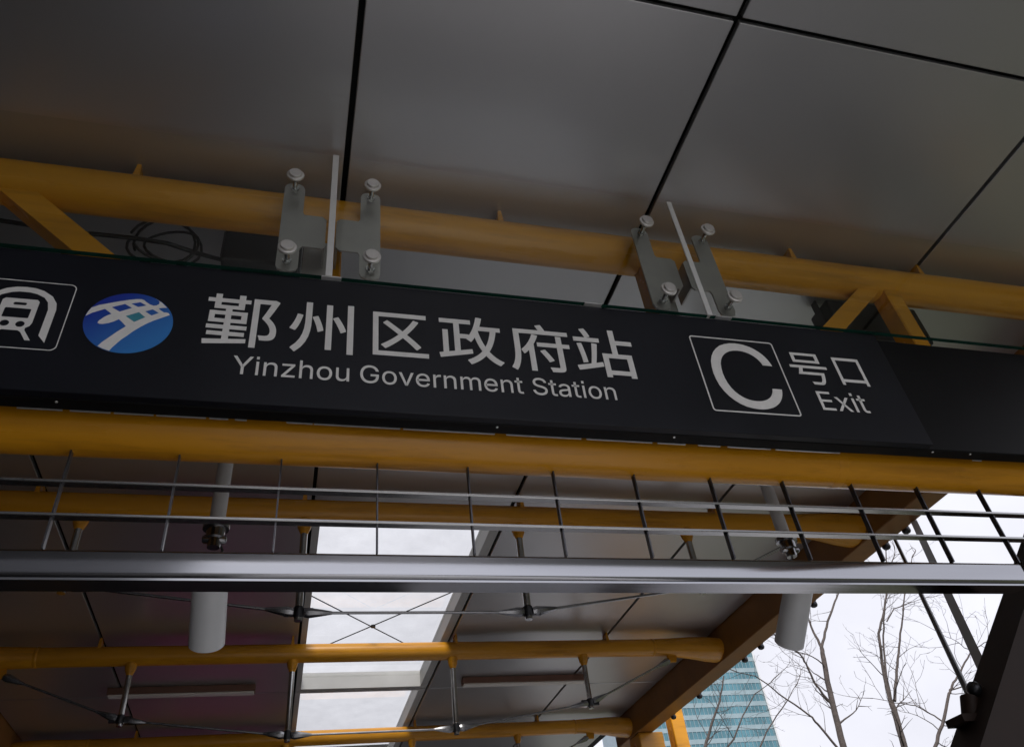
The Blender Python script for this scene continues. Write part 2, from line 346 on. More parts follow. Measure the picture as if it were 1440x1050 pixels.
# ------------------------------------------------------------------ glass screen, joints and spider fittings
GY = 2.0
panes = [(-2.2, .034, 'left glass pane above the sign, over the round blue emblem'), (.046, 1.549, 'middle glass pane above the sign between the two spider fittings'), (1.561, 3.6, 'right glass pane above the sign, over the letter C')]
for i, (x0, x1, lb) in enumerate(panes):
    bm = box(B(), x0, x1, GY-.013, GY+.006, 3.702, 4.425)
    pn = tag(mk('glass_pane', bm, 'glass'), lb, 'glass pane', 'glass panes above the sign')
    pn.data.materials.append(MT['glassedge'])
    pn.data.polygons[0].material_index = 1                     # the cut lower edge reads green
    if i < 2:
        mk('joint_strip', box(B(), x1-.006, x1+.018, GY-.020, GY-.0135, 3.699, 4.427, .001), 'joint', pn)
def spider(xc, label):
    t = thing('spider_fitting', (xc, GY+.06, 4.03), label, 'fitting', 'steel spider fittings holding the glass')
    for s in (-1, 1):
        bm = B(); yp = GY+.060; th = .008
        # C-shaped plate outline in (u along s, z)
        out = [(.192, .245), (.185, .265), (.165, .275), (.140, .275), (.120, .265), (.112, .245), (.112, .10), (.105, .085), (.035, .085), (.020, .07), (.020, -.085), (.035, -.10), (.105, -.10), (.112, -.115), (.112, -.215), (.120, -.235), (.140, -.245), (.165, -.245), (.185, -.235), (.192, -.215)]
        f0 = [bm.verts.new((xc+s*u, yp, 4.03+z)) for u, z in out]; f1 = [bm.verts.new((xc+s*u, yp+th, 4.03+z)) for u, z in out]
        bm.faces.new(f0); bm.faces.new(f1[::-1])
        for k in range(len(out)): bm.faces.new((f0[k], f0[(k+1)%len(out)], f1[(k+1)%len(out)], f1[k]))
        # tab folded back to the post
        bar(bm, (xc+s*.024, yp+.002, 4.0225), (xc+s*.024, yp+.115, 4.0225), (.004, 0, 0), (0, 0, .078))
        pl = mk('arm_plate', bm, 'satin', t)
        for zz in (.225, -.205):
            bm = B(); lathe(bm, (xc+s*.152, GY-.036, 4.03+zz), (0, 1, 0), [(0, .0235), (.0015, .025), (.011, .025), (.0112, .0325), (.0125, .034), (.021, .034), (.0225, .0325)], 28)
            mk('button', bm, 'button', t, True)
            bm = B(); tube(bm, [(xc+s*.152, GY+.0065, 4.03+zz), (xc+s*.152, GY+.10, 4.03+zz)], .010, 12)
            lathe(bm, (xc+s*.152, GY+.040, 4.03+zz), (0, 1, 0), [(0, .017), (.012, .017)], 6)
            mk('stem', bm, 'steel', t, True)
    bm = B(); box(bm, xc-.10, xc-.005, GY+.170, GY+.178, 3.72, 4.09, .002)
    for dx, dz in ((-.075, 3.83), (-.035, 3.865), (-.04, 3.785)):
        lathe(bm, (xc+dx, GY+.162, dz), (0, 1, 0), [(0, .004), (.003, .008), (.008, .009)], 8)
    mk('back_plate', bm, 'satin', t)
    return t
spider(.04, 'steel spider fitting with four round buttons above the first Chinese characters')
spider(1.555, 'steel spider fitting with four round buttons beside the letter C')

# ------------------------------------------------------------------ station sign
SG = thing('station_sign', (.75, 2.04, 3.1), 'long black station name sign with white lettering and round blue emblem', 'sign')
mk('sign_box', box(B(), -2.1, 3.55, GY+.030, GY+.085, 3.118, 3.698, .004), 'signbox', SG)
mk('lettered_panel', box(B(), -1.5, 2.352, GY, GY+.0295, 3.120, 3.696, .0015), 'signblack', SG)
for x0, x1 in ((-1.9, -.93), (-.82, -.70), (-.68, -.57), (-.56, -.45), (-.442, -.30), (-.29, -.235), (-.215, -.18), (-.06, .02), (.025, .30), (.31, .62), (.66, .93), (.95, 1.20), (1.22, 1.33), (1.38, 1.47), (1.50, 1.68), (1.70, 1.98), (2.60, 2.645)):
    mk('trim_strip', box(B(), x0, x1, GY+.0800, GY+.0835, 3.1135, 3.1172), 'trim', SG)
for x in (-.71, .62, 1.27, 2.38, 2.56):
    bm = B(); lathe(bm, (x, GY+.045, 3.1175), (0, 0, -1), [(-.001, .005), (.0025, .0035)], 8); mk('screw', bm, 'trim', SG)
for x in (.05, 1.05, 1.62):
    mk('edge_clip', box(B(), x-.035, x+.035, GY-.016, GY+.0085, 3.6965, 3.7015), 'trim', SG)

def curve_mesh(name, body=None, loops=None, ext=.0012, off=0.0):
    if body is not None:
        c = bpy.data.curves.new(name, 'FONT'); c.body = body
    else:
        c = bpy.data.curves.new(name, 'CURVE'); c.dimensions = '2D'; c.fill_mode = 'BOTH'
        for lp in loops:
            s = c.splines.new('POLY'); s.points.add(len(lp)-1); s.use_cyclic_u = True
            for p, q in zip(s.points, lp): p.co = (q[0], q[1], 0, 1)
    c.resolution_u = 6
    if body is not None: c.offset = off
    o = bpy.data.objects.new(name, c); COL.objects.link(o); bpy.context.view_layer.update()
    me = bpy.data.meshes.new_from_object(o.evaluated_get(bpy.context.evaluated_depsgraph_get()))
    bpy.data.objects.remove(o); bpy.data.curves.remove(c)
    bm = B(); bm.from_mesh(me); bpy.data.meshes.remove(me)
    r = bmesh.ops.extrude_face_region(bm, geom=bm.faces[:])
    bmesh.ops.translate(bm, verts=[v for v in r['geom'] if isinstance(v, bmesh.types.BMVert)], vec=(0, 0, ext))
    return bm
FRONT = GY-.0004
def on_sign(bm, ext_scale=1.0):
    for v in bm.verts: v.co = Vector((v.co.x, FRONT-v.co.z, v.co.y))
    return bm
def glyph(name, ch, x0, x1, z0, z1, off=0.0, m='white', cap=None, label=None):
    bm = B()
    for k, (dx, dy) in enumerate(((0, 0), (off, off), (-off, off), (off, -off), (-off, -off), (off, 0), (-off, 0), (0, off), (0, -off)) if off else ((0, 0),)):
        g1 = curve_mesh(name, ch, ext=.0012-k*.00006)
        for v in g1.verts: v.co.x += dx; v.co.y += dy
        tm = bpy.data.meshes.new('t'); g1.to_mesh(tm); g1.free(); bm.from_mesh(tm); bpy.data.meshes.remove(tm)
    a = min(v.co.x for v in bm.verts); b = max(v.co.x for v in bm.verts)
    if cap is None: c = min(v.co.y for v in bm.verts); d = max(v.co.y for v in bm.verts)
    else: c, d = cap
    for v in bm.verts:
        v.co.x = x0+(v.co.x-a)/(b-a)*(x1-x0); v.co.y = z0+(v.co.y-c)/(d-c)*(z1-z0)
    return mk(name, on_sign(bm), m, SG, label=label)
LETTER_OUTLINES = {"Y":[472,[[[203,0],[203,208],[16,509],[91,509],[192,344],[203,327],[213,309],[222,292],[231,274],[240,254],[250,230],[224,230],[233,254],[242,275],[251,293],[260,310],[270,327],[280,344],[381,509],[455,509],[268,208],[268,0]]]],"i":[167,[[[53,0],[53,379],[114,379],[114,0]],[[53,450],[53,522],[114,522],[114,450]]]],"n":[410,[[[114,227],[114,0],[53,0],[53,379],[112,379],[112,287],[102,287],[116,319],[132,344],[152,362],[175,374],[200,382],[227,384],[252,383],[275,377],[295,369],[313,356],[328,340],[341,321],[350,298],[355,271],[357,240],[357,0],[296,0],[296,235],[293,263],[286,286],[273,304],[256,318],[235,326],[210,329],[192,328],[176,324],[161,317],[147,308],[136,297],[126,283],[119,266],[115,248]]]],"z":[380,[[[42,0],[42,46],[254,320],[254,323],[48,323],[48,379],[333,379],[333,331],[126,60],[126,56],[339,56],[339,0]]]],"h":[410,[[[114,227],[114,0],[53,0],[53,509],[114,509],[114,287],[102,287],[116,319],[132,344],[152,362],[175,374],[200,382],[227,384],[252,383],[275,377],[295,369],[313,356],[328,340],[341,321],[350,298],[355,271],[357,240],[357,0],[296,0],[296,235],[293,263],[286,286],[273,304],[256,318],[235,326],[210,329],[192,328],[176,324],[161,317],[147,308],[136,297],[126,283],[119,266],[115,248]]]],"o":[415,[[[207,-8],[174,-5],[144,3],[117,16],[93,35],[72,58],[56,85],[44,116],[37,150],[34,187],[37,225],[44,260],[56,291],[72,318],[93,341],[117,360],[144,374],[174,382],[207,384],[241,382],[271,374],[299,360],[323,341],[343,318],[359,291],[371,260],[379,225],[381,187],[379,150],[371,116],[359,85],[343,58],[323,35],[299,16],[271,3],[241,-5]],[[207,46],[231,49],[252,55],[270,66],[285,80],[298,97],[307,117],[314,139],[318,163],[319,187],[318,212],[314,236],[307,258],[298,278],[285,296],[270,310],[252,321],[231,328],[207,330],[184,328],[163,321],[145,310],[130,296],[118,278],[108,258],[102,236],[98,212],[96,187],[98,163],[102,139],[108,117],[118,97],[130,80],[145,66],[163,55],[184,49]]]],"u":[410,[[[182,-5],[158,-3],[135,2],[115,11],[97,23],[82,39],[69,59],[60,82],[54,109],[53,139],[53,379],[114,379],[114,144],[116,117],[124,94],[137,75],[154,61],[175,53],[200,50],[218,51],[234,55],[249,62],[263,71],[274,83],[283,97],[290,113],[295,132],[296,153],[296,379],[357,379],[357,0],[298,0],[298,92],[307,92],[294,60],[277,35],[257,17],[234,5],[209,-3]]]],"G":[520,[[[269,-7],[225,-3],[185,7],[149,25],[118,49],[91,79],[69,116],[53,157],[43,203],[40,254],[43,305],[53,352],[69,393],[91,429],[117,459],[149,484],[184,501],[223,512],[265,516],[291,514],[316,510],[340,504],[363,494],[384,483],[403,469],[421,453],[436,436],[449,416],[460,395],[468,373],[474,349],[408,349],[402,365],[395,379],[387,393],[378,406],[368,417],[356,427],[344,436],[330,443],[315,448],[300,453],[283,455],[265,456],[236,453],[209,445],[183,432],[160,414],[141,392],[125,364],[113,332],[106,295],[103,254],[106,213],[113,177],[125,145],[141,117],[161,95],[184,76],[210,63],[238,56],[269,53],[296,55],[322,61],[345,71],[365,85],[382,102],[396,123],[407,147],[413,173],[415,202],[434,199],[283,199],[283,256],[478,256],[478,200],[475,160],[466,124],[451,91],[431,62],[406,38],[377,19],[344,5],[308,-4]]]],"v":[389,[[[163,0],[17,379],[84,379],[165,155],[173,132],[180,110],[187,87],[193,64],[199,42],[206,21],[184,21],[191,42],[197,64],[203,87],[209,110],[216,132],[224,155],[305,379],[371,379],[226,0]]]],"e":[404,[[[212,-8],[177,-5],[145,3],[117,16],[92,35],[72,58],[56,85],[44,116],[37,150],[34,187],[36,224],[44,258],[55,290],[71,317],[91,340],[115,359],[142,373],[172,382],[205,384],[226,383],[246,380],[266,374],[285,366],[303,355],[319,341],[334,324],[347,305],[357,282],[365,256],[370,227],[371,194],[371,169],[75,169],[75,221],[338,221],[310,202],[308,226],[304,248],[298,269],[288,286],[277,301],[263,314],[246,323],[227,328],[205,330],[183,328],[164,323],[146,313],[131,301],[119,286],[109,270],[102,251],[97,231],[96,211],[96,178],[98,151],[102,127],[110,106],[121,88],[135,73],[151,61],[169,53],[190,48],[212,46],[227,47],[241,49],[254,53],[265,58],[276,65],[285,73],[294,82],[300,93],[306,105],[365,91],[358,72],[348,55],[335,39],[320,26],[302,14],[283,4],[261,-3],[237,-7]]]],"r":[259,[[[53,0],[53,379],[112,379],[112,321],[115,321],[124,339],[137,354],[152,367],[171,377],[191,383],[213,385],[218,385],[223,385],[229,384],[243,384],[243,322],[241,323],[236,324],[230,324],[223,325],[215,326],[207,326],[190,324],[174,321],[159,315],[146,306],[135,296],[126,284],[119,269],[115,254],[114,237],[114,0]]]],"m":[610,[[[53,0],[53,379],[112,379],[112,295],[108,295],[114,314],[122,331],[132,346],[144,358],[158,368],[172,376],[187,382],[203,385],[219,386],[245,383],[268,375],[287,361],[303,342],[314,320],[321,295],[312,295],[318,312],[326,329],[337,343],[350,356],[364,366],[381,375],[398,381],[417,385],[437,386],[458,385],[478,380],[497,372],[514,361],[529,346],[541,328],[550,307],[555,283],[557,255],[557,0],[496,0],[496,254],[493,279],[485,298],[473,313],[456,323],[438,329],[419,330],[402,329],[387,326],[374,320],[363,312],[353,302],[345,290],[340,277],[336,263],[335,247],[335,0],[274,0],[274,260],[272,280],[265,297],[253,311],[238,322],[220,328],[199,330],[185,329],[171,326],[158,320],[145,312],[135,302],[126,289],[119,274],[115,257],[114,238],[114,0]]]],"t":[227,[[[204,379],[204,327],[6,327],[6,379]],[[65,471],[126,471],[126,98],[127,83],[130,70],[136,61],[144,55],[156,51],[170,50],[175,50],[180,50],[185,51],[191,52],[197,53],[202,54],[213,2],[207,0],[200,-2],[192,-3],[184,-3],[176,-4],[168,-4],[138,-1],[113,7],[92,21],[77,41],[68,64],[65,93]]]],"S":[447,[[[224,-9],[188,-7],[156,-1],[128,9],[102,23],[81,40],[64,60],[51,83],[42,109],[38,137],[104,137],[108,118],[114,102],[123,88],[136,76],[150,66],[166,59],[185,53],[204,50],[224,49],[246,50],[267,54],[286,60],[303,69],[317,79],[329,92],[338,106],[344,122],[346,139],[344,154],[340,168],[332,179],[322,189],[310,197],[296,205],[280,211],[263,217],[245,222],[184,239],[145,253],[112,269],[86,289],[67,313],[56,341],[52,372],[54,400],[62,425],[75,448],[92,468],[113,484],[138,498],[165,508],[195,514],[227,516],[259,514],[289,508],[316,498],[340,484],[360,468],[377,449],[390,427],[398,403],[401,378],[337,378],[332,402],[320,421],[302,437],[280,449],[254,456],[225,459],[204,457],[185,454],[167,448],[152,440],[139,430],[129,418],[121,405],[117,391],[115,376],[117,359],[122,345],[131,334],[142,324],[155,315],[169,308],[184,302],[198,297],[212,293],[264,279],[279,275],[295,270],[312,264],[328,256],[344,248],[359,238],[372,226],[384,213],[395,198],[402,180],[407,161],[408,139],[406,112],[399,87],[386,64],[370,43],[349,25],[323,11],[294,0],[261,-7]]]],"a":[389,[[[160,-9],[137,-7],[115,-3],[94,5],[76,15],[60,29],[48,45],[38,63],[32,84],[30,108],[32,128],[36,146],[43,161],[53,174],[64,184],[78,193],[92,200],[108,206],[125,211],[143,214],[161,217],[178,220],[200,223],[218,225],[234,227],[247,229],[257,231],[265,235],[271,240],[274,246],[276,255],[276,257],[275,272],[272,285],[267,297],[260,307],[251,315],[240,322],[227,327],[212,330],[196,331],[178,330],[163,327],[149,322],[137,316],[127,309],[118,301],[110,292],[104,283],[100,274],[41,291],[51,313],[64,331],[79,346],[95,358],[114,368],[133,375],[153,380],[173,383],[194,384],[208,384],[223,382],[239,379],[255,375],[271,369],[286,360],[300,350],[312,336],[322,320],[330,301],[335,278],[337,251],[337,0],[277,0],[277,52],[272,52],[267,43],[260,34],[252,25],[242,16],[229,8],[215,1],[199,-4],[181,-7]],[[170,45],[192,47],[211,51],[228,59],[242,68],[254,80],[263,93],[270,108],[274,122],[276,138],[276,190],[272,187],[267,184],[259,182],[251,180],[241,178],[231,176],[221,174],[210,173],[200,171],[175,168],[161,166],[147,163],[134,159],[122,153],[112,147],[103,139],[97,130],[93,118],[92,105],[93,93],[96,82],[102,72],[109,64],[119,57],[130,52],[142,48],[156,46]]]],"E":[419,[[[60,0],[60,509],[372,509],[372,452],[125,452],[125,286],[355,286],[355,229],[125,229],[125,57],[375,57],[375,0]]]],"x":[379,[[[21,0],[171,218],[171,171],[29,379],[100,379],[147,306],[159,287],[170,270],[179,253],[188,237],[198,221],[207,206],[175,206],[185,221],[194,237],[202,253],[211,270],[222,287],[233,306],[282,379],[352,379],[209,169],[209,214],[358,0],[287,0],[231,85],[219,103],[209,120],[200,136],[191,152],[182,167],[173,182],[205,182],[195,167],[187,152],[178,136],[170,120],[160,103],[148,85],[91,0]]]],"C":[510,[[[267,-7],[225,-3],[186,7],[150,25],[119,49],[92,79],[70,115],[53,157],[44,203],[40,254],[44,305],[53,352],[70,393],[92,429],[119,459],[150,484],[186,501],[225,512],[267,516],[293,514],[317,511],[340,504],[362,496],[383,485],[402,471],[419,456],[435,438],[448,418],[459,397],[467,373],[473,348],[408,348],[404,365],[397,380],[389,395],[380,407],[369,418],[357,428],[344,437],[330,444],[315,449],[300,453],[284,455],[267,456],[237,453],[209,445],[184,432],[161,414],[141,391],[125,364],[113,332],[106,295],[103,254],[106,213],[113,177],[125,145],[141,117],[161,94],[184,76],[210,63],[237,56],[267,53],[284,54],[300,56],[315,60],[330,65],[344,72],[357,81],[369,90],[380,102],[389,114],[397,128],[404,144],[408,160],[473,160],[467,135],[459,112],[448,91],[435,71],[420,53],[402,38],[383,24],[363,13],[341,5],[317,-2],[293,-6]]]]}
def word_loops(txt):
    x = 0; out = []
    for ch in txt:
        adv, lps = LETTER_OUTLINES[ch]
        out += [[(x+px, py) for px, py in lp] for lp in lps]; x += adv
    return out, x
def latin(name, txt, x0, x1, z0, z1, track=0, label=None):
    """cap height spans z0..z1, ink spans x0..x1"""
    lps, _ = word_loops(txt)
    a = min(p[0] for l in lps for p in l); b = max(p[0] for l in lps for p in l)
    lps = [[(x0+(px-a)/(b-a)*(x1-x0), z0+py/509*(z1-z0)) for px, py in l] for l in lps]
    return mk(name, on_sign(curve_mesh(name, loops=lps)), 'white', SG, label=label)
for ch, x0, x1, z0, z1 in (('鄞', -.345, -.115, 3.346, 3.576), ('州', -.077, .134, 3.345, 3.575), ('区', .200, .392, 3.358, 3.559), ('政', .430, .660, 3.349, 3.575), ('府', .688, .918, 3.340, 3.567), ('站', .937, 1.173, 3.338, 3.572)):
    glyph('chinese_character', ch, x0, x1, z0, z1, .006)
for ch, x0, x1, z0, z1 in (('号', 1.848, 2.018, 3.382, 3.545), ('口', 2.064, 2.192, 3.393, 3.537)):
    glyph('chinese_character', ch, x0, x1, z0, z1, 0)
words = ('Yinzhou', 'Government', 'Station'); tot = 0; SPW = 180; ext = []
for wd in words: ext.append((tot, tot+word_loops(wd)[1])); tot = ext[-1][1]+SPW
tot -= SPW; kx = (1.069+.240)/tot
for wd, (a, b) in zip(words, ext):
    latin('english_word', wd, -.240+a*kx+.002, -.240+b*kx-.008, 3.233, 3.307)
latin('english_word', 'Exit', 1.915, 2.130, 3.256, 3.347)
glyph_c, _ = word_loops('C')
ca = [p for l in glyph_c for p in l]; cx0, cx1 = min(p[0] for p in ca), max(p[0] for p in ca); cz0, cz1 = min(p[1] for p in ca), max(p[1] for p in ca)
mk('exit_letter', on_sign(curve_mesh('C', loops=[[(1.488+(x-cx0)/(cx1-cx0)*.276, 3.236+(z-cz0)/(cz1-cz0)*.330) for x, z in l] for l in glyph_c])), 'white', SG)
def rrect(x0, x1, z0, z1, r, n=6):
    pts = []
    for cx, cz, a0 in ((x1-r, z1-r, 0), (x0+r, z1-r, 90), (x0+r, z0+r, 180), (x1-r, z0+r, 270)):
        for k in range(n+1):
            a = math.radians(a0+90*k/n); pts.append((cx+r*math.cos(a), cz+r*math.sin(a)))
    return pts
def circ(cx, cz, r, n=28): return [(cx+r*math.cos(2*PI*k/n), cz+r*math.sin(2*PI*k/n)) for k in range(n)]
def outline(x0, x1, z0, z1, r, t): return curve_mesh('o', loops=[rrect(x0, x1, z0, z1, r), rrect(x0+t, x1-t, z0+t, z1-t, max(r-t, .001))])
mk('letter_frame', on_sign(outline(1.434, 1.806, 3.2145, 3.588, .014, .0055)), 'white', SG)
mk('pictogram_frame', on_sign(outline(-1.023, -.742, 3.272, 3.554, .020, .0028)), 'white', SG)
XC_ = -.8825
def mir(h): return [(XC_+x, z) for x, z in h]+[(XC_-x, z) for x, z in reversed(h) if x > 1e-6]
arch = mir([(0, 3.526), (.026, 3.524), (.0525, 3.515), (.0815, 3.494), (.0985, 3.466), (.1035, 3.440), (.1035, 3.301), (.0815, 3.328), (.0815, 3.436), (.0735, 3.468), (.0595, 3.487), (.0355, 3.500), (.016, 3.5045), (0, 3.505)])
mk('tunnel_pictogram', on_sign(curve_mesh('a', loops=[arch])), 'white', SG)
train = mir([(0, 3.474), (.044, 3.474), (.051, 3.466), (.052, 3.378), (.048, 3.364), (.038, 3.355), (.039, 3.345), (.064, 3.306), (.049, 3.306), (.030, 3.337), (.021, 3.343), (0, 3.343)])
mk('train_pictogram', on_sign(curve_mesh('t', loops=[train, rrect(XC_-.0185, XC_+.0185, 3.447, 3.459, .0055), rrect(XC_-.0365, XC_+.0365, 3.394, 3.434, .004), circ(XC_-.021, 3.369, .0125, 18), circ(XC_+.021, 3.369, .0125, 18)])), 'white', SG)
EC = (-.5655, 3.4115); ER = .1290
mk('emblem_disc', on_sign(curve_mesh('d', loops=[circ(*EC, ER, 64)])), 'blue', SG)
rails = [(-.683,3.460),(-.664,3.474),(-.646,3.482),(-.609,3.498),(-.58,3.509),(-.560,3.5145),(-.546,3.516),(-.538,3.513),(-.531,3.506),(-.519,3.497),(-.507,3.492),(-.498,3.494),(-.491,3.502),(-.491,3.510),(-.495,3.517),(-.505,3.5245),
         (-.483,3.508),(-.465,3.488),(-.478,3.486),(-.490,3.483),(-.482,3.474),(-.471,3.466),(-.463,3.467),(-.456,3.464),(-.452,3.457),
         (-.470,3.445),(-.494,3.428),(-.513,3.412),(-.529,3.395),(-.546,3.375),(-.561,3.353),(-.573,3.337),(-.582,3.321),(-.592,3.302),(-.598,3.287),
         (-.617,3.294),(-.633,3.303),(-.624,3.320),(-.611,3.338),(-.591,3.367),(-.57,3.393),(-.583,3.408),(-.596,3.421),(-.608,3.410),(-.622,3.401),(-.638,3.395),(-.648,3.395),(-.653,3.399),(-.651,3.407),(-.639,3.425),(-.630,3.434),(-.621,3.441),(-.633,3.451),(-.644,3.46),(-.660,3.45),(-.677,3.439),(-.692,3.424),(-.689,3.442)]
def clip(p, r=ER-.001):
    dx, dz = p[0]-EC[0], p[1]-EC[1]; l = math.hypot(dx, dz)
    return p if l <= r else (EC[0]+dx*r/l, EC[1]+dz*r/l)
holes = [[(-.627,3.47),(-.591,3.489),(-.567,3.474),(-.6,3.453)], [(-.574,3.493),(-.548,3.503),(-.527,3.49),(-.55,3.48)], [(-.579,3.436),(-.544,3.458),(-.522,3.438),(-.55,3.414)], [(-.527,3.464),(-.506,3.476),(-.485,3.462),(-.505,3.448)]]
def lift(bm, d):
    for v in bm.verts: v.co.y -= d
    return bm
mk('emblem_rails', lift(on_sign(curve_mesh('r', loops=[[clip(p) for p in rails]]+holes)), .0014), 'white', SG)
mk('emblem_tile', lift(on_sign(curve_mesh('h', loops=[holes[2]])), .0014), 'teal', SG)

# ------------------------------------------------------------------ floodlights and cable behind the glass
def flood(loc, label, wd, ht, tilt=.12):
    t = thing('floodlight', loc, label, 'floodlight', 'black floodlights behind the glass')
    x, y, z = loc
    mk('housing', box(B(), x-wd, x+wd, y-.08, y+.08, z-ht, z+ht, .012, 2), 'black', t)
    bm = B(); box(bm, x-wd-.012, x-wd-.004, y-.02, y+.02, z-.02, ZC-.004); box(bm, x+wd+.004, x+wd+.012, y-.02, y+.02, z-.02, ZC-.004)
    mk('bracket', bm, 'black', t); return t
flood((-.24, 2.50, 4.31), 'black box light behind the glass beside the left spider fitting', .165, .105)
flood((2.96, 2.52, 4.27), 'black box light behind the yellow braces at the right', .29, .13)
bm = B(); rnd = random.Random(3)
for k in range(3):
    cx, cz, r = -.62+rnd.uniform(-.03, .05), 4.25+rnd.uniform(-.02, .02), .125+rnd.uniform(-.02, .02); th = rnd.uniform(0, 6)
    pts = [(cx+r*math.cos(th+2*PI*i/20)*1.0, 2.40+.02*math.sin(th*3+i*.5)+k*.006, cz+r*math.sin(th+2*PI*i/20)) for i in range(21)]
    tube(bm, pts, .006, 6, False)
tube(bm, [(-1.6, 2.42, 4.32), (-1.0, 2.42, 4.27), (-.75, 2.41, 4.26), (-.62, 2.40, 4.24), (-.5, 2.42, 4.22), (-.41, 2.47, 4.25)], .010, 6)
tag(mk('cable_coil', bm, 'cable'), 'loose coil of black cable hanging behind the glass above the blue emblem', 'cable')

# ------------------------------------------------------------------ grille panel with stainless rail below the bottom chord
GR = thing('grille_gate_head', (1.0, 2.24, 2.65), 'stainless rail and bar grille hung below the lower yellow tube', 'grille')
mk('rail', box(B(), -2.2, 2.705, 2.205, 2.285, 2.650, 2.732, .013, 4), 'rail', GR, True)
for zz in (2.957, 2.845): mk('crossbar', box(B(), -2.2, 3.7, Y0-.020, Y0+.012, zz-.005, zz+.005, .002), 'steel', GR)
r0 = None
for k in range(-5, 15):
    x = -.689+.3105*k
    if x > 3.6 or x < -2.2: continue
    if r0 is None:
        r0 = mk('grille_rod', box(B(), x-.0025, x+.0025, Y0-.011, Y0+.011, 2.7425, ZB-.06), 'gridsteel', GR); xr0 = x
    else: dup(r0, (x-xr0, 0, 0))
mk('rail_channel', box(B(), -2.2, 2.70, 2.243, 2.300, 2.733, 2.741), 'steel', GR)
mk('track_slot', box(B(), -2.2, 2.69, 2.216, 2.290, 2.6425, 2.6495), 'rail', GR)

# ------------------------------------------------------------------ security cameras
def seccam(x, ln, label):
    y, zj = 2.9, 3.17
    t = thing('security_camera', (x, y, ZC), label, 'camera', 'white security cameras on ceiling poles')
    mk('pole', tube(B(), [(x, y, ZC-.002), (x, y, zj)], .030, 18), 'cream', t, True)
    bm = B(); lathe(bm, (x, y, zj+.03), (0, 0, -1), [(0, .034), (.004, .050), (.022, .050), (.024, .036), (.06, .034), (.066, .026), (.10, .024)], 16)
    lathe(bm, (x-.045, y, zj-.035), (1, 0, 0), [(0, .012), (.008, .018), (.082, .018), (.09, .012)], 10)
    mk('swivel_joint', bm, 'tiesteel', t, True)
    ax = Vector((0, math.cos(math.radians(41)), -math.sin(math.radians(41)))); s = Vector((x+.005, y-.03, zj-.145))
    bm = B(); lathe(bm, s, ax, [(0, .045), (.004, .058), (.02, .064), (ln-.03, .0655), (ln-.005, .0655), (ln-.002, .062), (ln-.025, .060), (ln-.03, .03)], 32)
    bd = mk('housing', bm, 'cream', t, True)
    bm = B(); lathe(bm, s+ax*(ln-.034), ax, [(0, .03), (.006, .03)], 16); mk('lens', bm, 'black', bd)
    bm = B(); tube(bm, [(x, y+.02, zj-.01), (x+.03, y+.06, zj-.05), (x+.02, y+.02, zj-.10), tuple(s+ax*.02)], .005, 6); mk('lead', bm, 'cable', t, True)
    return t
seccam(-.31, .335, 'white tube shaped security camera on the left ceiling pole')
seccam(2.235, .37, 'white tube shaped security camera at the right, seen against sky and trees')

# ------------------------------------------------------------------ linear ceiling lamps
def lamp(x0, x1, y, label):
    t = thing('linear_lamp', ((x0+x1)/2, y, ZC), label, 'lamp', 'linear lamps under the ceiling')
    mk('lamp_body', box(B(), x0, x1, y-.055, y+.055, ZC-.065, ZC-.002, .004), 'lampbody', t)
    mk('diffuser', box(B(), x0+.01, x1-.01, y-.045, y+.045, ZC-.082, ZC-.0655, .006, 2), 'diffuser', t)
lamp(-1.71, -.29, 6.02, 'long unlit ceiling lamp behind the left security camera')
lamp(1.83, 3.24, 6.02, 'long unlit ceiling lamp right of the skylight behind the rail')
lamp(-1.67, -.30, 8.47, 'far unlit ceiling lamp left of the skylight')
lamp(1.83, 3.23, 8.42, 'far unlit ceiling lamp right of the skylight')

# ------------------------------------------------------------------ unseen building added on the left to cut the light
nb = thing('added_side_building', (-5.0, 3, 0), 'unseen dark granite clad building added left of the canopy to cut the light', 'building')
mk('wall', box(B(), -9, -3.05, -14, 16, 0, 15), 'backing', nb)
p0 = None
for a in range(20):
    for b in range(10):
        y0, z0 = -14+a*1.5, b*1.5
        if p0 is None: p0 = mk('stone_panel', box(B(), -3.05, -3.01, y0+.006, y0+1.494, z0+.006, z0+1.494, .003), 'granite', nb)
        else: dup(p0, (0, a*1.5, b*1.5))

rw = thing('added_rear_wall', (.8, 13.8, 0), 'unseen dark stone clad wall added behind the canopy to darken its interior', 'wall')  # added out of view to keep light from the back opening
mk('wall_core', box(B(), -3.0, 4.25, 13.66, 13.9, 0, 5.2), 'backing', rw)
q0 = None
for a in range(5):
    for b in range(4):
        if q0 is None: q0 = mk('stone_panel', box(B(), -2.994, -1.556, 13.62, 13.66, .006, 1.294, .003), 'granite', rw)
        else: dup(q0, (a*1.45, 0, b*1.3))
# unseen magenta board added at the back to tint the ceiling panels
ab = thing('added_tint_board', (-1.25, 13.3, 0), 'unseen plain magenta board added at the back left to tint the ceiling', 'board')
mk('board_face', box(B(), -2.3, -.2, 13.28, 13.33, .45, 2.9, .01), 'magenta', ab)
bm = B(); box(bm, -2.2, -2.12, 13.335, 13.40, 0, 2.7); box(bm, -.38, -.30, 13.335, 13.40, 0, 2.7); mk('legs', bm, 'darksteel', ab)

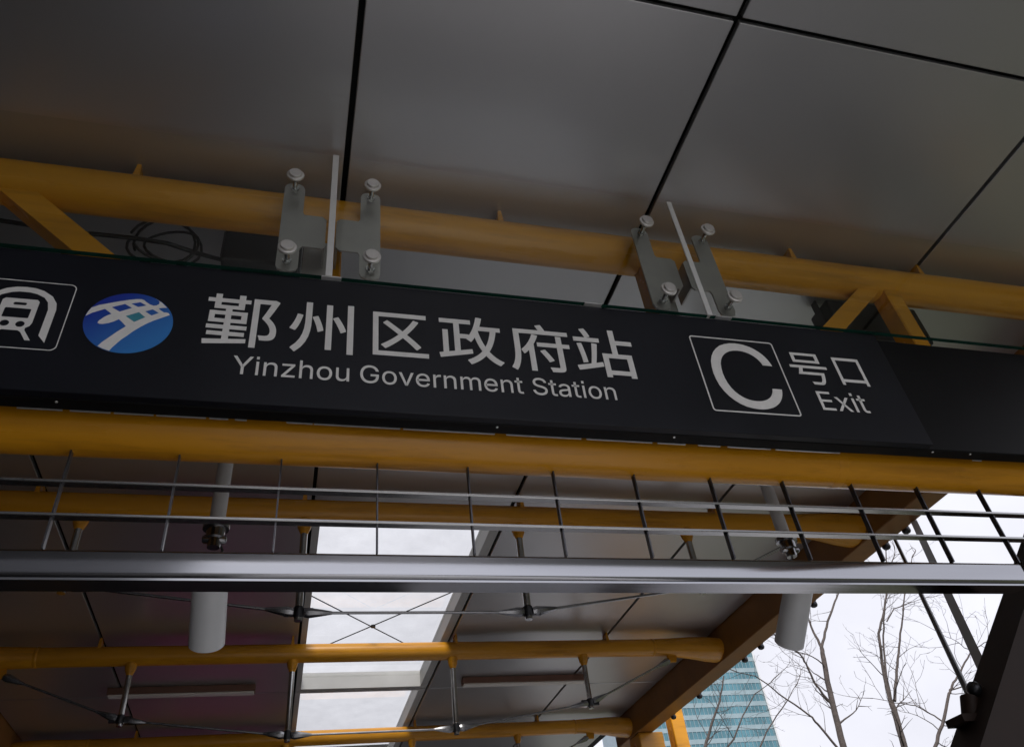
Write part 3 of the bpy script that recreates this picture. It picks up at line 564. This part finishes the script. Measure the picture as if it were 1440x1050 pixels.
# ------------------------------------------------------------------ office tower far behind
tw = thing('office_tower', (140, 262, 0), 'tall pale cyan glass office tower beyond the bare trees', 'tower')
TX0, TX1, TX2, TY0, TY1 = 112, 161.5, 166.5, 250, 285
mk('core', box(B(), TX0+.5, TX1, TY0+.6, TY1, 0, 118), 'mullion', tw)
bm = B()
for p in ((TX1+.01, TY0+.6), (TX2, TY0+6)): pass
g0 = s0 = e0 = None
for k in range(31):
    z = k*3.8
    if g0 is None:
        g0 = mk('glass_band', box(B(), TX0, TX1-.4, TY0+.15, TY0+.55, z, z+2.3), 'towerglass', tw)
        s0 = mk('spandrel', box(B(), TX0, TX1-.4, TY0, TY0+.59, z+2.31, z+3.79), 'spandrel', tw)
        e = B(); v = [e.verts.new(p) for p in ((TX1+.3, TY0+.4, z), (TX2, TY0+7, z), (TX2-.4, TY0+7.2, z), (TX1+.1, TY0+.9, z), (TX1+.3, TY0+.4, z+3.3), (TX2, TY0+7, z+3.3), (TX2-.4, TY0+7.2, z+3.3), (TX1+.1, TY0+.9, z+3.3))]
        for f in ((3,2,1,0),(4,5,6,7),(0,1,5,4),(1,2,6,5),(2,3,7,6),(3,0,4,7)): e.faces.new([v[i] for i in f])
        e0 = mk('corner_glass', e, 'towerglass', tw)
    else:
        dup(g0, (0, 0, z)); dup(s0, (0, 0, z)); dup(e0, (0, 0, z))
mk('corner_fin', box(B(), TX1-.38, TX1+.28, TY0-.5, TY0+.5, 0, 119), 'trim', tw)
for i in range(33):
    x = TX0+.7+i*1.5
    if i == 0: m0 = mk('mullion', box(B(), x-.07, x+.07, TY0+.02, TY0+.14, 0, 117.8), 'mullion', tw)
    else: dup(m0, (i*1.5, 0, 0))

# ------------------------------------------------------------------ bare street trees
def tree(base, stems, label, seed, y0, tw_n=1.0):
    """stems: (list of (x,z) points, r0, r1); the first is the trunk"""
    rd = random.Random(seed)
    t = thing('bare_tree', (base[0], y0, 0), label, 'tree', 'bare winter trees beside the entrance')
    def path(pts):
        ph = rd.uniform(0, 6)
        out = []
        for i in range(len(pts)-1):
            for s in range(4):
                f = s/4; a, b = Vector(pts[i]), Vector(pts[i+1]); p = a.lerp(b, f)
                j = .018 if (s or i) else 0
                out.append(p+Vector((rd.uniform(-j, j), rd.uniform(-j, j), rd.uniform(-j, j)))*.6)
        out.append(Vector(pts[-1])); return out
    tb = B(); cb = B()
    def twig(p, d, ln, r, lvl):
        n = max(3, int(ln/.14)); pts = [p.copy()]; dd = d.normalized(); kids = []
        for i in range(n):
            dd = (dd+Vector((rd.gauss(0, .15), rd.gauss(0, .15), rd.gauss(.05, .12)))).normalized()
            pts.append(pts[-1]+dd*ln/n)
            if lvl < 3 and i > 0 and rd.random() < (.62 if lvl < 2 else .45): kids.append((pts[-1].copy(), dd.copy(), 1-i/n))
        tube(cb, pts, [max(.0028, r*(1-.8*i/n)) for i in range(n+1)], 5 if lvl < 2 else 4, False)
        for kp, kd, f in kids:
            u, v = frame_of(kd); a = rd.uniform(0, 2*PI); side = math.cos(a)*u+math.sin(a)*v
            twig(kp, kd*.75+side*.75, ln*rd.uniform(.3, .6)*(.5+.5*f), max(.0035, r*.5), lvl+1)
    for k, (pts, r0, r1) in enumerate(stems):
        yj = 0 if k == 0 else rd.uniform(-.6, .6)
        P = path([(x, y0+(yj*i/max(1, len(pts)-1)), z) for i, (x, z) in enumerate(pts)])
        R = [.6*(r0+(r1-r0)*i/(len(P)-1)) for i in range(len(P))]
        tube(tb if k == 0 else cb, P, R, 9)
        for i in range(3, len(P)):
            if P[i].z < 4.5 or rd.random() > .48*tw_n: continue
            d = (P[i]-P[i-1]).normalized(); u, v = frame_of(d); a = rd.uniform(0, 2*PI)
            twig(P[i], d*.6+(math.cos(a)*u+math.sin(a)*v)*.9, rd.uniform(.5, 1.3), max(.006, R[i]*.33), 1)
        if k: twig(P[-1], P[-1]-P[-2], rd.uniform(.8, 1.4), r1, 1)
    mk('trunk', tb, 'bark', t, True); mk('crown', cb, 'bark', t, True)
    return t
tree((12.2,), [([(12.2, 0), (12.35, 3), (12.63, 5.56), (12.74, 6.51), (12.93, 7.62), (13.0, 7.89)], .16, .085),
     ([(13.0, 7.89), (13.39, 8.44), (13.91, 9.06), (14.28, 9.46), (14.79, 10.05)], .06, .025), ([(13.0, 7.89), (13.04, 8.35), (13.14, 9.02), (13.47, 10.03)], .06, .02),
     ([(12.72, 6.5), (12.42, 6.99), (12.31, 7.46), (12.2, 7.69), (11.78, 7.91), (11.59, 8.13)], .05, .02), ([(12.62, 5.3), (12.15, 6.08), (12.01, 6.29), (11.37, 6.8), (10.88, 7.23), (10.4, 7.33)], .05, .014)],
     'bare tree left of centre in the sky gap, forking below the right security camera', 11, 17)
tree((14.0,), [([(14.0, 0), (14.15, 3), (14.29, 5.48), (14.4, 6.29), (14.42, 6.54)], .15, .11),
     ([(14.38, 6.46), (14.53, 7.32), (14.77, 8.19), (15.15, 8.72), (15.6, 9.47), (16.0, 10.5)], .075, .025), ([(14.42, 6.46), (14.63, 7.14), (15.1, 8.24), (15.57, 9.02), (15.86, 9.43), (16.47, 10.28)], .05, .02),
     ([(14.53, 6.54), (15.06, 7.31), (15.53, 7.95), (16.1, 8.72), (16.65, 9.47), (17.64, 10.75)], .065, .02), ([(15.28, 8.56), (15.82, 8.98), (16.46, 9.18), (17.16, 9.39)], .03, .01)],
     'bare tree with three upright stems in the middle of the sky gap', 23, 17)
tree((11.0,), [([(11.0, 0), (11.2, 3), (11.58, 4.54), (11.93, 4.9), (12.41, 5.47), (12.54, 5.6), (12.89, 5.87), (13.35, 6.24)], .07, .025),
     ([(12.0, 4.96), (11.91, 5.16), (11.77, 5.36), (11.43, 5.47), (11.1, 5.6)], .025, .008), ([(12.5, 5.54), (12.9, 5.59), (13.28, 5.65), (13.8, 5.7)], .022, .008),
     ([(13.39, 6.27), (13.75, 6.43), (14.17, 6.53)], .02, .007), ([(13.39, 6.27), (13.24, 6.48), (12.99, 6.66)], .016, .006)],
     'small bare tree behind the stay rods next to the dark slanted support', 31, 13, .8)
tree((10.3,), [([(10.3, 0), (10.35, 3), (10.55, 5.9), (10.72, 6.44), (11.04, 6.96), (11.49, 7.59), (11.82, 8.25)], .11, .03),
     ([(10.6, 5.9), (11.56, 6.58), (11.94, 7.11), (12.45, 7.65), (13.0, 7.93)], .045, .015), ([(10.55, 5.6), (12.34, 6.37), (12.85, 6.89), (13.64, 7.52), (14.17, 7.99)], .045, .015),
     ([(11.62, 6.58), (11.35, 6.91), (11.1, 7.14)], .02, .008)],
     'bare tree whose thin branches cross in front of the cyan tower', 47, 20)
